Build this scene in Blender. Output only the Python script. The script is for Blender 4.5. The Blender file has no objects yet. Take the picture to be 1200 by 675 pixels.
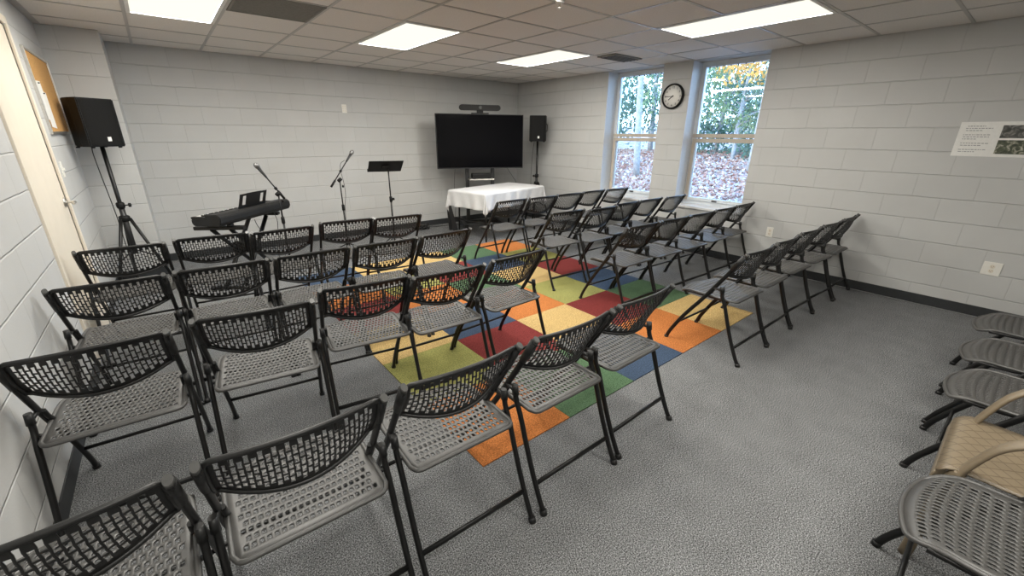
import bpy, bmesh, math, random
from mathutils import Vector, Matrix, Euler
random.seed(7)
PI = math.pi
COL = bpy.context.scene.collection
SC = bpy.context.scene
V = Vector
# ------------------------------------------------------------------ room numbers (metres)
XL, XR, YF, YB, H = -0.626, 5.496, 6.629, -2.6, 2.43      # left wall, window wall, TV wall, rear wall, ceiling
CH = 0.2032                                              # block course height

# ------------------------------------------------------------------ materials
def lin(r, g, b):
    f = lambda c: (c/255/12.92) if c/255 <= 0.04045 else ((c/255+0.055)/1.055)**2.4
    return (f(r), f(g), f(b), 1)
def new_mat(name):
    m = bpy.data.materials.new(name); m.use_nodes = True
    nt = m.node_tree; nt.nodes.clear()
    out = nt.nodes.new('ShaderNodeOutputMaterial')
    return m, nt, out
def N(nt, t, **kw):
    n = nt.nodes.new(t)
    for k, v in kw.items(): setattr(n, k, v)
    return n
def plain(name, col, rough=0.5, metal=0.0, spec=0.5, var=0.08, scale=40, bump=0.0, bscale=200):
    """one colour with slight procedural mottling"""
    m, nt, out = new_mat(name)
    b = N(nt, 'ShaderNodeBsdfPrincipled')
    b.inputs['Roughness'].default_value = rough; b.inputs['Metallic'].default_value = metal
    b.inputs['Specular IOR Level'].default_value = spec
    tc = N(nt, 'ShaderNodeTexCoord'); nz = N(nt, 'ShaderNodeTexNoise'); nz.inputs['Scale'].default_value = scale
    nt.links.new(tc.outputs['Object'], nz.inputs['Vector'])
    cr = N(nt, 'ShaderNodeValToRGB')
    cr.color_ramp.elements[0].position = .3; cr.color_ramp.elements[1].position = .7
    cr.color_ramp.elements[0].color = tuple(c*(1-var) for c in col[:3]) + (1,)
    cr.color_ramp.elements[1].color = tuple(min(1, c*(1+var)) for c in col[:3]) + (1,)
    nt.links.new(nz.outputs['Fac'], cr.inputs['Fac']); nt.links.new(cr.outputs['Color'], b.inputs['Base Color'])
    if bump:
        n2 = N(nt, 'ShaderNodeTexNoise'); n2.inputs['Scale'].default_value = bscale
        nt.links.new(tc.outputs['Object'], n2.inputs['Vector'])
        bp = N(nt, 'ShaderNodeBump'); bp.inputs['Strength'].default_value = bump; bp.inputs['Distance'].default_value = .004
        nt.links.new(n2.outputs['Fac'], bp.inputs['Height']); nt.links.new(bp.outputs['Normal'], b.inputs['Normal'])
    nt.links.new(b.outputs[0], out.inputs[0])
    return m
def emit(name, col, s):
    m, nt, out = new_mat(name); e = N(nt, 'ShaderNodeEmission')
    e.inputs['Color'].default_value = col; e.inputs['Strength'].default_value = s
    nt.links.new(e.outputs[0], out.inputs[0]); return m
def block_mat(name, axis, col, off=0.0):
    """painted concrete block: running bond, soft joints; axis = horizontal world axis of the wall"""
    m, nt, out = new_mat(name)
    b = N(nt, 'ShaderNodeBsdfPrincipled'); b.inputs['Roughness'].default_value = .55; b.inputs['Specular IOR Level'].default_value = .3
    tc = N(nt, 'ShaderNodeTexCoord'); sp = N(nt, 'ShaderNodeSeparateXYZ'); cb = N(nt, 'ShaderNodeCombineXYZ')
    nt.links.new(tc.outputs['Object'], sp.inputs[0])
    add = N(nt, 'ShaderNodeMath', operation='ADD'); add.inputs[1].default_value = off
    nt.links.new(sp.outputs[axis], add.inputs[0]); nt.links.new(add.outputs[0], cb.inputs[0]); nt.links.new(sp.outputs['Z'], cb.inputs[1])
    # waver the joints very slightly
    wz = N(nt, 'ShaderNodeTexNoise'); wz.inputs['Scale'].default_value = 9
    nt.links.new(tc.outputs['Object'], wz.inputs['Vector'])
    vm = N(nt, 'ShaderNodeVectorMath', operation='MULTIPLY_ADD'); vm.inputs[1].default_value = (.006, .006, 0); nt.links.new(wz.outputs['Color'], vm.inputs[0]); nt.links.new(cb.outputs[0], vm.inputs[2])
    br = N(nt, 'ShaderNodeTexBrick'); br.offset = .5; br.squash = 1
    br.inputs['Scale'].default_value = 1; br.inputs['Brick Width'].default_value = .4064; br.inputs['Row Height'].default_value = CH
    br.inputs['Mortar Size'].default_value = .005; br.inputs['Mortar Smooth'].default_value = .6; br.inputs['Bias'].default_value = 0
    br.inputs['Color1'].default_value = col; br.inputs['Color2'].default_value = tuple(c*.965 for c in col[:3]) + (1,)
    br.inputs['Mortar'].default_value = tuple(c*.91 for c in col[:3]) + (1,)
    nt.links.new(vm.outputs[0], br.inputs['Vector'])
    sy = N(nt, 'ShaderNodeSeparateXYZ'); nt.links.new(vm.outputs[0], sy.inputs[0])
    pp = N(nt, 'ShaderNodeMath', operation='PINGPONG'); pp.inputs[1].default_value = CH/2; nt.links.new(sy.outputs['Y'], pp.inputs[0])
    hl = N(nt, 'ShaderNodeMapRange', interpolation_type='SMOOTHSTEP'); hl.inputs['From Min'].default_value = .001; hl.inputs['From Max'].default_value = .007; hl.inputs['To Min'].default_value = 1; hl.inputs['To Max'].default_value = 0
    nt.links.new(pp.outputs[0], hl.inputs['Value'])
    jn = N(nt, 'ShaderNodeMath', operation='MULTIPLY_ADD'); jn.inputs[1].default_value = .28; nt.links.new(br.outputs['Fac'], jn.inputs[0])
    h6 = N(nt, 'ShaderNodeMath', operation='MULTIPLY'); h6.inputs[1].default_value = .68; nt.links.new(hl.outputs[0], h6.inputs[0]); nt.links.new(h6.outputs[0], jn.inputs[2])
    # worn / patchy paint in the joints
    pn = N(nt, 'ShaderNodeTexNoise'); pn.inputs['Scale'].default_value = 3.0; pn.inputs['Detail'].default_value = 4
    nt.links.new(tc.outputs['Object'], pn.inputs['Vector'])
    mx = N(nt, 'ShaderNodeMix', data_type='RGBA', blend_type='MULTIPLY'); mx.inputs['Factor'].default_value = .12
    nt.links.new(br.outputs['Color'], mx.inputs['A']); nt.links.new(pn.outputs['Fac'], mx.inputs['B'])
    nt.links.new(mx.outputs['Result'], b.inputs['Base Color'])
    fine = N(nt, 'ShaderNodeTexNoise'); fine.inputs['Scale'].default_value = 110; fine.inputs['Detail'].default_value = 3
    nt.links.new(tc.outputs['Object'], fine.inputs['Vector'])
    inv = N(nt, 'ShaderNodeMath', operation='MULTIPLY_ADD'); inv.inputs[1].default_value = -1.0; inv.inputs[2].default_value = 1.0
    nt.links.new(jn.outputs[0], inv.inputs[0])
    h = N(nt, 'ShaderNodeMath', operation='MULTIPLY_ADD'); h.inputs[1].default_value = .16
    nt.links.new(fine.outputs['Fac'], h.inputs[0]); nt.links.new(inv.outputs[0], h.inputs[2])
    bp = N(nt, 'ShaderNodeBump'); bp.inputs['Strength'].default_value = .75; bp.inputs['Distance'].default_value = .006
    nt.links.new(h.outputs[0], bp.inputs['Height']); nt.links.new(bp.outputs['Normal'], b.inputs['Normal'])
    nt.links.new(b.outputs[0], out.inputs[0]); return m
def carpet_mat(name, dark, mid, light, scale=200, bump=.10):
    m, nt, out = new_mat(name)
    b = N(nt, 'ShaderNodeBsdfPrincipled'); b.inputs['Roughness'].default_value = .95; b.inputs['Specular IOR Level'].default_value = .1
    tc = N(nt, 'ShaderNodeTexCoord')
    nz = N(nt, 'ShaderNodeTexNoise'); nz.inputs['Scale'].default_value = scale; nz.inputs['Detail'].default_value = 1.5; nz.inputs['Roughness'].default_value = .6
    nt.links.new(tc.outputs['Object'], nz.inputs['Vector'])
    n2 = N(nt, 'ShaderNodeTexNoise'); n2.inputs['Scale'].default_value = 7; n2.inputs['Detail'].default_value = 3
    nt.links.new(tc.outputs['Object'], n2.inputs['Vector'])
    ad = N(nt, 'ShaderNodeMath', operation='MULTIPLY_ADD'); ad.inputs[1].default_value = .07
    nt.links.new(n2.outputs['Fac'], ad.inputs[0]); nt.links.new(nz.outputs['Fac'], ad.inputs[2])
    cr = N(nt, 'ShaderNodeValToRGB'); e = cr.color_ramp.elements
    e[0].position = .36; e[0].color = dark; e[1].position = .72; e[1].color = light
    k = e.new(.53); k.color = mid
    nt.links.new(ad.outputs[0], cr.inputs['Fac']); nt.links.new(cr.outputs['Color'], b.inputs['Base Color'])
    bp = N(nt, 'ShaderNodeBump'); bp.inputs['Strength'].default_value = bump; bp.inputs['Distance'].default_value = .006
    nt.links.new(nz.outputs['Fac'], bp.inputs['Height']); nt.links.new(bp.outputs['Normal'], b.inputs['Normal'])
    nt.links.new(b.outputs[0], out.inputs[0]); return m
def tint(c, k): return tuple(min(1, x*k) for x in c[:3]) + (1,)

PAINT = (.565, .565, .555, 1)
M = {}
M['block_x'] = block_mat('painted_block_x', 'X', PAINT, .10)
M['block_y'] = block_mat('painted_block_y', 'Y', PAINT, .08)
M['reveal'] = plain('window_reveal_paint', (.64, .65, .66, 1), .5, var=.03, bump=.1)
gr = lin(108, 109, 110)
M['carpet'] = carpet_mat('grey_loop_carpet', tint(gr, .22), gr, tint(gr, 2.6))
for k, c in dict(Y=(188, 160, 108), O=(180, 112, 62), R=(118, 52, 50), L=(146, 144, 86), DG=(80, 104, 78), B=(62, 76, 96)).items():
    c = lin(*c); M['rug'+k] = carpet_mat('rug_pile_'+k, tint(c, .62), c, tint(c, 1.45), 140)
M['base'] = plain('vinyl_cove_base', (.030, .032, .034, 1), .45)
M['gap'] = plain('dark_gap', (.01, .01, .01, 1), .8)
M['tile'] = plain('mineral_ceiling_tile', (.76, .725, .69, 1), .9, var=.05, scale=90, bump=.3, bscale=260)
M['tbar'] = plain('ceiling_grid_bar', (.42, .40, .38, 1), .28, var=.02)
M['troffer'] = plain('light_frame_enamel', (.78, .78, .76, 1), .35, var=.02)
M['lamp'] = emit('lit_diffuser', (1.0, .975, .84, 1), 1.04)
M['vent'] = plain('grille_grey', (.22, .21, .19, 1), .7, var=.1)
M['plastic'] = plain('black_moulded_plastic', (.012, .012, .012, 1), .40, spec=.45, var=.1, bump=.08, bscale=500)
M['seatp'] = plain('black_plastic_lit_seat', (.048, .0465, .044, 1), .47, spec=1.0, var=.08, bump=.08, bscale=500)  # same black plastic as the backs; light on the seats put into the colour
M['bmetal'] = plain('black_powder_coat', (.006, .006, .006, 1), .38, spec=.4)
M['cap'] = plain('grey_plastic_cap', (.06, .06, .058, 1), .4)
M['cream'] = plain('cream_door_paint', (.74, .67, .56, 1), .42, var=.02, scale=8)
M['steel'] = plain('brushed_steel', (.62, .60, .56, 1), .28, metal=1.0)
M['alu'] = plain('aluminium_trim', (.66, .64, .60, 1), .35, metal=.9)
M['cork'] = plain('cork_board', (.55, .30, .10, 1), .9, var=.22, scale=160, bump=.3)
M['paper'] = plain('white_paper', (.80, .79, .76, 1), .7, var=.03)
M['ink'] = plain('grey_ink', (.28, .28, .28, 1), .8)
M['white_plastic'] = plain('white_plastic_plate', (.78, .76, .70, 1), .35, var=.02)
M['slot'] = plain('plate_slot_dark', (.10, .09, .08, 1), .6)
M['black'] = plain('matte_black', (.006, .006, .006, 1), .55, spec=.3)
M['grille'] = plain('speaker_grille', (.007, .007, .007, 1), .7, spec=.2, var=.3, scale=300, bump=.6, bscale=500)
M['screen'] = plain('tv_glass', (.002, .002, .003, 1), .12, spec=.22, var=.02)
M['dgrey'] = plain('dark_grey_metal', (.022, .022, .023, 1), .45)
M['keyblack'] = plain('stage_piano_case', (.010, .010, .010, 1), .5, spec=.35, bump=.1)
M['ivory'] = plain('piano_key_white', (.80, .79, .75, 1), .3)
M['linen'] = plain('white_linen', (.62, .62, .63, 1), .85, var=.03, bump=.15, bscale=300)
M['tan'] = plain('tan_resin', (.20, .158, .105, 1), .38, spec=.5, var=.05)
M['taupe'] = plain('window_sash_taupe', (.50, .44, .37, 1), .45, var=.03)
M['wframe'] = plain('window_frame_white', (.66, .70, .74, 1), .4, var=.02)
M['sill'] = plain('stone_sill', (.74, .74, .74, 1), .35, var=.05)
M['clockface'] = plain('clock_face', (.80, .78, .74, 1), .6, var=.01)
M['cable'] = plain('black_cable', (.02, .02, .02, 1), .5)
M['mic_silver'] = plain('mic_grille', (.25, .25, .25, 1), .35, metal=.8)
# window glass: clear pane with Fresnel reflection
m, nt, out = new_mat('window_glass')
fr = N(nt, 'ShaderNodeFresnel'); fr.inputs['IOR'].default_value = 1.5
tr = N(nt, 'ShaderNodeBsdfTransparent'); tr.inputs['Color'].default_value = (.93, .96, .97, 1)
gl = N(nt, 'ShaderNodeBsdfGlossy'); gl.inputs['Roughness'].default_value = .01
mx = N(nt, 'ShaderNodeMixShader'); nt.links.new(fr.outputs[0], mx.inputs[0]); nt.links.new(tr.outputs[0], mx.inputs[1]); nt.links.new(gl.outputs[0], mx.inputs[2])
nt.links.new(mx.outputs[0], out.inputs[0]); M['glass'] = m

# ------------------------------------------------------------------ mesh builder
class MB:
    def __init__(s): s.bm = bmesh.new(); s.mi = 0
    def _f(s, vs, smooth=False):
        try: f = s.bm.faces.new(vs)
        except ValueError: return None
        f.smooth = smooth; f.material_index = s.mi; return f
    def box(s, lo, hi, bevel=0.0, mtx=None, seg=2):
        x0, y0, z0 = lo; x1, y1, z1 = hi
        vs = [s.bm.verts.new(p) for p in ((x0,y0,z0),(x1,y0,z0),(x1,y1,z0),(x0,y1,z0),(x0,y0,z1),(x1,y0,z1),(x1,y1,z1),(x0,y1,z1))]
        fs = [s._f([vs[i] for i in q]) for q in ((0,3,2,1),(4,5,6,7),(0,1,5,4),(1,2,6,5),(2,3,7,6),(3,0,4,7))]
        geom = vs
        if bevel:
            es = list({e for f in fs for e in f.edges})
            r = bmesh.ops.bevel(s.bm, geom=es, offset=bevel, segments=seg, profile=.5, affect='EDGES')
            allv = {v for f in r['faces'] for v in f.verts} | {v for v in vs if v.is_valid}
            for f in r['faces']: f.material_index = s.mi
            for v in list(allv):
                for f in v.link_faces: allv.update(f.verts)
            geom = list(allv)
        if mtx: bmesh.ops.transform(s.bm, matrix=mtx, verts=[v for v in geom if v.is_valid])
        return s
    def prism(s, poly, axis_from, axis_to, smooth=False):
        """poly: list of 3D points (closed outline), extruded by vector axis_to-axis_from"""
        d = V(axis_to) - V(axis_from)
        a = [s.bm.verts.new(V(p)) for p in poly]; b = [s.bm.verts.new(V(p)+d) for p in poly]
        n = len(poly); s._f(a[::-1]); s._f(b)
        for i in range(n): s._f([a[i], a[(i+1)%n], b[(i+1)%n], b[i]], smooth)
        return s
    def tube(s, pts, r, n=10, closed=False, ry=None, up=(0,0,1), caps=True):
        """round (or oval, ry along `up`-ish normal) tube along a polyline; r may be a list"""
        pts = [V(p) for p in pts]; k = len(pts)
        rr = r if isinstance(r, (list, tuple)) else [r]*k
        rings = []; prevn = None
        for i, p in enumerate(pts):
            if closed: t = pts[(i+1) % k] - pts[i-1]
            elif i == 0: t = pts[1]-pts[0]
            elif i == k-1: t = pts[-1]-pts[-2]
            else: t = (pts[i+1]-p).normalized() + (p-pts[i-1]).normalized()
            t.normalize()
            if prevn is None:
                u = V(up)
                if abs(u.dot(t)) > .95: u = V((1,0,0)) if abs(t.x) < .9 else V((0,1,0))
                nrm = (u - t*u.dot(t)).normalized()
            else: nrm = (prevn - t*prevn.dot(t)).normalized()
            prevn = nrm; bn = t.cross(nrm)
            e = (ry/rr[i]*rr[i]) if ry else rr[i]
            rings.append([s.bm.verts.new(p + nrm*math.cos(2*PI*j/n)*e + bn*math.sin(2*PI*j/n)*rr[i]) for j in range(n)])
        m = k if closed else k-1
        for i in range(m):
            a, b = rings[i], rings[(i+1) % k]
            for j in range(n): s._f([a[j], a[(j+1)%n], b[(j+1)%n], b[j]], True)
        if caps and not closed:
            s._f(rings[0][::-1]); s._f(rings[-1])
        return s
    def lathe(s, prof, n=20, mtx=None, caps=True):
        """prof: [(r,z)]"""
        rings = [[s.bm.verts.new((r*math.cos(2*PI*j/n), r*math.sin(2*PI*j/n), z)) for j in range(n)] for r, z in prof]
        for a, b in zip(rings, rings[1:]):
            for j in range(n): s._f([a[j], a[(j+1)%n], b[(j+1)%n], b[j]], True)
        if caps: s._f(rings[0][::-1]); s._f(rings[-1])
        if mtx: bmesh.ops.transform(s.bm, matrix=mtx, verts=[v for r in rings for v in r])
        return s
    def grid(s, f, nu, nv, closed_u=False, smooth=True):
        vs = [[s.bm.verts.new(f(i/nu, j/nv)) for j in range(nv+1)] for i in range(nu + (0 if closed_u else 1))]
        L = len(vs)
        for i in range(nu):
            for j in range(nv):
                s._f([vs[i][j], vs[(i+1)%L][j], vs[(i+1)%L][j+1], vs[i][j+1]], smooth)
        return s
    def mesh(s, name, normals=True):
        if normals: bmesh.ops.recalc_face_normals(s.bm, faces=s.bm.faces[:])
        me = bpy.data.meshes.new(name); s.bm.to_mesh(me); s.bm.free(); return me
def obj(name, mb, mats, parent=None, normals=True):
    me = mb.mesh(name, normals) if isinstance(mb, MB) else mb
    for mm in (mats if isinstance(mats, (list, tuple)) else [mats]): me.materials.append(mm)
    o = bpy.data.objects.new(name, me); COL.objects.link(o)
    if parent: o.parent = parent
    return o
def tag(o, label, cat, group=None, kind=None):
    o['label'] = label; o['category'] = cat
    if group: o['group'] = group
    if kind: o['kind'] = kind
    return o
def thing(name, label, cat, loc=(0,0,0), rz=0.0, group=None):
    o = bpy.data.objects.new(name, None); COL.objects.link(o); o.empty_display_size = .1
    o.location = loc; o.rotation_euler = (0,0,rz); return tag(o, label, cat, group)
def struct(name, mb, mats, parent=None):
    o = obj(name, mb, mats, parent)
    if not parent: o['kind'] = 'structure'
    return o
def copy_tree(src, parent=None):
    c = src.copy(); COL.objects.link(c)
    if parent: c.parent = parent
    for ch in list(src.children): copy_tree(ch, c)
    return c
def bake(o):
    """apply the modifiers of o to its mesh data"""
    dg = bpy.context.evaluated_depsgraph_get(); ev = o.evaluated_get(dg)
    me = bpy.data.meshes.new_from_object(ev); old = o.data; o.modifiers.clear(); o.data = me; me.name = old.name
    return o
def text(body, size, name, mat, parent, mtx, depth=.0008):
    cu = bpy.data.curves.new(name, 'FONT'); cu.body = body; cu.size = size; cu.align_x = 'CENTER'; cu.align_y = 'CENTER'; cu.extrude = depth
    t = bpy.data.objects.new(name, cu); COL.objects.link(t)
    bpy.context.view_layer.update()
    me = bpy.data.meshes.new_from_object(t.evaluated_get(bpy.context.evaluated_depsgraph_get()))
    bpy.data.objects.remove(t); me.transform(mtx)
    return obj(name, me, mat, parent)
def spline(pts, n=8):
    """Catmull-Rom through pts"""
    P = [V(p) for p in pts]; P = [P[0]*2-P[1]] + P + [P[-1]*2-P[-2]]; out = []
    for i in range(1, len(P)-2):
        for k in range(n):
            t = k/n; a, b, c, d = P[i-1:i+3]
            out.append(.5*((2*b) + (c-a)*t + (2*a-5*b+4*c-d)*t*t + (3*b-a-3*c+d)*t**3))
    out.append(P[-2]); return out

# ------------------------------------------------------------------ shell
struct('floor', MB().box((XL-.2, YB-.2, -.1), (XR+.02, YF+.2, 0)), M['carpet'])
struct('wall_front', MB().box((XL-.2, YF, 0), (XR+.36, YF+.2, 2.9)), M['block_x'])
struct('wall_rear', MB().box((XL-.2, YB-.2, 0), (XR+.36, YB, 2.9)), M['block_x'])
# pilaster in the corner, beside the TV wall
PX, PY = -0.205, 5.99
struct('trim_1', MB().box((XL, PY, 0), (PX, YF, 2.9)), M['block_x'])
DY0, DY1, DZ = 3.69, 4.64, 2.205            # door opening
lw = MB()
lw.box((XL-.2, YB, 0), (XL, DY0, 2.9)); lw.box((XL-.2, DY1, 0), (XL, YF, 2.9)); lw.box((XL-.2, DY0, DZ), (XL, DY1, 2.9))
struct('wall_left', lw, M['block_y'])
# window wall: two openings up to the ceiling
W = [(3.571, 4.502), (2.250, 3.161)]; WZ = .640; WX = XR+.235; XO = XR+.36
rw = MB()
rw.box((XR, YB, 0), (XO, W[1][0], 2.9)); rw.box((XR, W[1][1], 0), (XO, W[0][0], 2.9)); rw.box((XR, W[0][1], 0), (XO, YF, 2.9))
for a, b in W:
    rw.box((XR, a, 0), (XO, b, WZ-.03)); rw.box((XR, a, H), (XO, b, 2.9))
struct('wall_right', rw, M['block_y'])
# baseboards (vinyl cove base with a dark gap at the carpet)
def basebd(name, lo, hi): struct(name, MB().box(lo, hi, .003), M['base'])
basebd('baseboard_front', (PX+.006, YF-.007, .008), (XR-.006, YF, .102))
basebd('baseboard_right', (XR-.007, YB, .008), (XR, YF, .102))
bb = MB(); bb.box((XL, YB, .008), (XL+.007, DY0-.06, .102), .003); bb.box((XL, DY1+.06, .008), (XL+.007, PY-.008, .102), .003)
struct('baseboard_left', bb, M['base'])
b2 = MB(); b2.box((XL+.008, PY-.007, .008), (PX, PY, .102), .003); b2.box((PX-.001, PY-.006, .008), (PX+.006, YF-.008, .102), .003)
struct('baseboard_column', b2, M['base'])

# ---- ceiling: tiles in a T-bar grid
GX0, GY0, T = .02, 2.53, .61
VENTS = {(1, 2): 'return', }
LIGHTS = [(0, 2), (3, 2), (6, 2), (0, -2), (3, -2), (6, -2), (0, -6), (3, -6)]
light_cells = {(i, j+d) for i, j in LIGHTS for d in (0, 1)}
cm = MB(); gm = MB()
ix = range(math.floor((XL-GX0)/T), math.ceil((XR-GX0)/T)); jy = range(math.floor((YB-GY0)/T), math.ceil((YF-GY0)/T))
for i in ix:
    for j in jy:
        if (i, j) in light_cells: continue
        x0, x1 = max(XL, GX0+i*T), min(XR, GX0+(i+1)*T); y0, y1 = max(YB, GY0+j*T), min(YF, GY0+(j+1)*T)
        if x1-x0 < .02 or y1-y0 < .02: continue
        cm.box((x0, y0, H+.004), (x1, y1, H+.02))
cm.box((XL, YB, H+.10), (XR, YF, H+.14))
struct('ceiling', cm, M['tile'])
for i in ix:
    x = GX0+i*T
    if x > XL+.02: gm.box((x-.012, YB, H), (x+.012, YF, H+.008))
for j in jy:
    y = GY0+j*T
    if y < YB+.02: continue
    for i in ix:
        if (i, j) in light_cells and (i, j-1) in light_cells: continue
        x0, x1 = max(XL, GX0+i*T+.012), min(XR, GX0+(i+1)*T-.012)
        if x1 > x0: gm.box((x0, y-.012, H), (x1, y+.012, H+.008))
gm.box((XL, YF-.022, H+.001), (XR, YF, H+.0088)); gm.box((XR-.022, YB, H+.001), (XR, YF, H+.0088)); gm.box((XL, YB, H+.001), (XL+.022, YF, H+.0088))
struct('trim_2', gm, M['tbar'])
struct('roof', MB().box((XL-.4, YB-.4, 2.9), (XR+.36, YF+.4, 3.1)), M['vent'])

def ceiling_light(i, j, label):
    x0, y0 = GX0+i*T, GY0+j*T; x1, y1 = x0+T, y0+2*T
    t = thing('ceiling_light', label, 'ceiling light', ((x0+x1)/2, (y0+y1)/2, H), 0, 'recessed ceiling panels')
    hx, hy, w = T/2-.013, T-.013, .026
    f = MB(); f.box((-hx,-hy,-.003),(hx,-hy+w,.03)); f.box((-hx,hy-w,-.003),(hx,hy,.03)); f.box((-hx,-hy+w,-.003),(-hx+w,hy-w,.03)); f.box((hx-w,-hy+w,-.003),(hx,hy-w,.03))
    f.box((-hx,-hy,.03),(hx,hy,.085))
    obj('frame', f, M['troffer'], t)
    obj('diffuser', MB().box((-hx+w,-hy+w,.006),(hx-w,hy-w,.014)), M['lamp'], t)
    ld = bpy.data.lights.new('panel_lamp', 'AREA'); ld.shape = 'RECTANGLE'; ld.size = .54; ld.size_y = 1.15; ld.energy = 42 if j == 2 else (24 if (i, j) == (6, -2) else 32); ld.color = (1.0, .965, .885)
    lo_ = bpy.data.objects.new('panel_lamp', ld); COL.objects.link(lo_); lo_.parent = t; lo_.location = (0, 0, .003)
LL = {(0,2): 'lit ceiling panel nearest the left-hand speaker and cork board', (3,2): 'lit ceiling panel over the music stand, between the other lit panels', (6,2): 'lit ceiling panel in front of the television corner',
      (6,-2): 'lit ceiling panel closest to the large window by the clock'}
for (i, j) in LIGHTS:
    ceiling_light(i, j, LL.get((i, j), 'lit ceiling panel %s, %s' % ({0:'by the door wall',3:'in the middle of the room',6:'by the window wall'}[i], 'over the nearest chairs' if j == -2 else 'behind the camera')))
v = thing('ceiling_vent', 'grey square return grille beside the lit ceiling panel above the door', 'vent', (GX0+1.5*T, GY0+2.5*T, H))
fm = MB(); h = T/2-.013
fm.box((-h,-h,-.004),(h,-h+.018,.01)); fm.box((-h,h-.018,-.004),(h,h,.01)); fm.box((-h,-h,-.004),(-h+.018,h,.01)); fm.box((h-.018,-h,-.004),(h,h,.01))
obj('frame', fm, M['vent'], v)
sm = MB()
for k in range(44):
    y = -h+.025+k*(2*h-.05)/43; sm.box((-h+.018, y-.004, -.001), (h-.018, y+.004, .003))
obj('grille', sm, M['vent'], v)
v = thing('ceiling_diffuser', 'small dark slot air diffuser in the ceiling near the narrow window', 'vent', (4.63, 3.64, H))
fm = MB(); fm.box((-.26,-.14,-.012),(.26,.14,.003), .006); obj('frame', fm, M['vent'], v)
sm = MB()
for k in range(5): sm.box((-.23, -.105+k*.05, -.018), (.23, -.09+k*.05, -.012))
obj('louver', sm, M['slot'], v)
s = thing('fire_sprinkler', 'small white fire sprinkler head on the ceiling', 'sprinkler', (2.45, 2.50, H))
obj('escutcheon', MB().lathe([(.004,-.012),(.03,-.010),(.036,0)], 20), M['troffer'], s)
obj('deflector', MB().lathe([(.006,-.012),(.006,-.04),(.018,-.042),(.018,-.045),(.004,-.046)], 14), M['steel'], s)

# ---- door in the left wall
d = MB()
for lo, hi in (((XL-.10, DY0-.052, 0), (XL+.014, DY0+.0, DZ+.052)), ((XL-.10, DY1, 0), (XL+.014, DY1+.052, DZ+.052)), ((XL-.10, DY0-.0, DZ), (XL+.014, DY1, DZ+.052))):
    d.box(lo, hi, .003)
door = struct('door_1', d, M['cream']); door['label'] = 'cream door in the left wall beside the cork board'; door['category'] = 'door'
obj('door_leaf', MB().box((XL-.06, DY0+.006, .012), (XL-.004, DY1-.006, DZ-.006), .002), M['cream'], door)
hg = MB().tube([(XL+.004, DY0+.004, .99), (XL+.004, DY0+.004, 1.12)], .0085); hg.box((XL-.006, DY0+.008, .99), (XL+.001, DY0+.06, 1.12))
obj('hinge', hg, M['alu'], door)
hg = MB().tube([(XL+.004, DY0+.004, 1.88), (XL+.004, DY0+.004, 2.01)], .0085); obj('hinge', hg, M['alu'], door)
hd = MB().tube(spline([(XL-.004, 4.545, 1.035), (XL+.035, 4.545, 1.035), (XL+.055, 4.535, 1.035), (XL+.06, 4.50, 1.035), (XL+.058, 4.43, 1.036)], 5), .0095)
hd.lathe([(.034, 0), (.034, .006), (.026, .012), (.014, .016)], 20, Matrix.Translation((XL-.004, 4.545, 1.035)) @ Matrix.Rotation(PI/2, 4, 'Y'))
obj('lever_handle', hd, M['steel'], door)
# light switch beside the door
def plate(name, label, cat, loc, face, w=.07, h=.115, kind='switch'):
    """face: 'x' for a plate looking along +X (left wall), '-x' window wall, '-y' front wall"""
    t = thing(name, label, cat, loc, {'x': -PI/2, '-x': PI/2, '-y': 0}[face]*(-1 if face == 'x' else 1) if False else {'x': PI/2, '-x': -PI/2, '-y': 0}[face])
    obj('cover_plate', MB().box((-w/2, -.006, -h/2), (w/2, 0, h/2), .0025), M['white_plastic'], t)
    if kind == 'switch': obj('toggle', MB().box((-.005, -.018, -.010), (.005, -.006, .012), .002), M['white_plastic'], t)
    elif kind == 'outlet':
        for dz in (-.0195, .0195):
            so = obj('socket', MB().lathe([(.0168, 0), (.0168, .0015), (.015, .002)], 20, Matrix.Translation((0, -.006, dz)) @ Matrix.Rotation(PI/2, 4, 'X')), M['cream'], t)
            q = MB(); q.box((-.0075, -.0088, dz-.001), (-.0055, -.0079, dz+.008)); q.box((.0055, -.0088, dz-.001), (.0075, -.0079, dz+.007)); q.lathe([(.0022,0),(.0022,.001)], 10, Matrix.Translation((0,-.0079,dz-.008)) @ Matrix.Rotation(PI/2,4,'X'))
            obj('slots', q, M['slot'], so)
    elif kind == 'jack':
        for dx in (-.016, .016):
            for dz in (-.03, 0, .03): obj('port', MB().box((dx-.007, -.0085, dz-.006), (dx+.007, -.006, dz+.006)), M['cream'], t)
    return t
# local -Y is the outward face: for the left wall outward = +X  -> rotate +90deg ; window wall outward = -X -> -90deg
plate('light_switch', 'white light switch between the door and the cork board', 'light switch', (XL, 4.90, 1.25), 'x', .075, .12)
plate('wall_plate', 'small white wall plate high on the wall between door corner and television', 'wall plate', (2.225, YF, 1.872), '-y', .07, .115, 'jack')
plate('power_outlet', 'white power outlet low on the wall under the window with the clock', 'power outlet', (XR, 1.87, .462), '-x', .072, .118, 'outlet')
plate('power_outlet', 'larger white power outlet low on the wall below the pinned sheet', 'power outlet', (XR, .057, .456), '-x', .115, .118, 'outlet')

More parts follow.
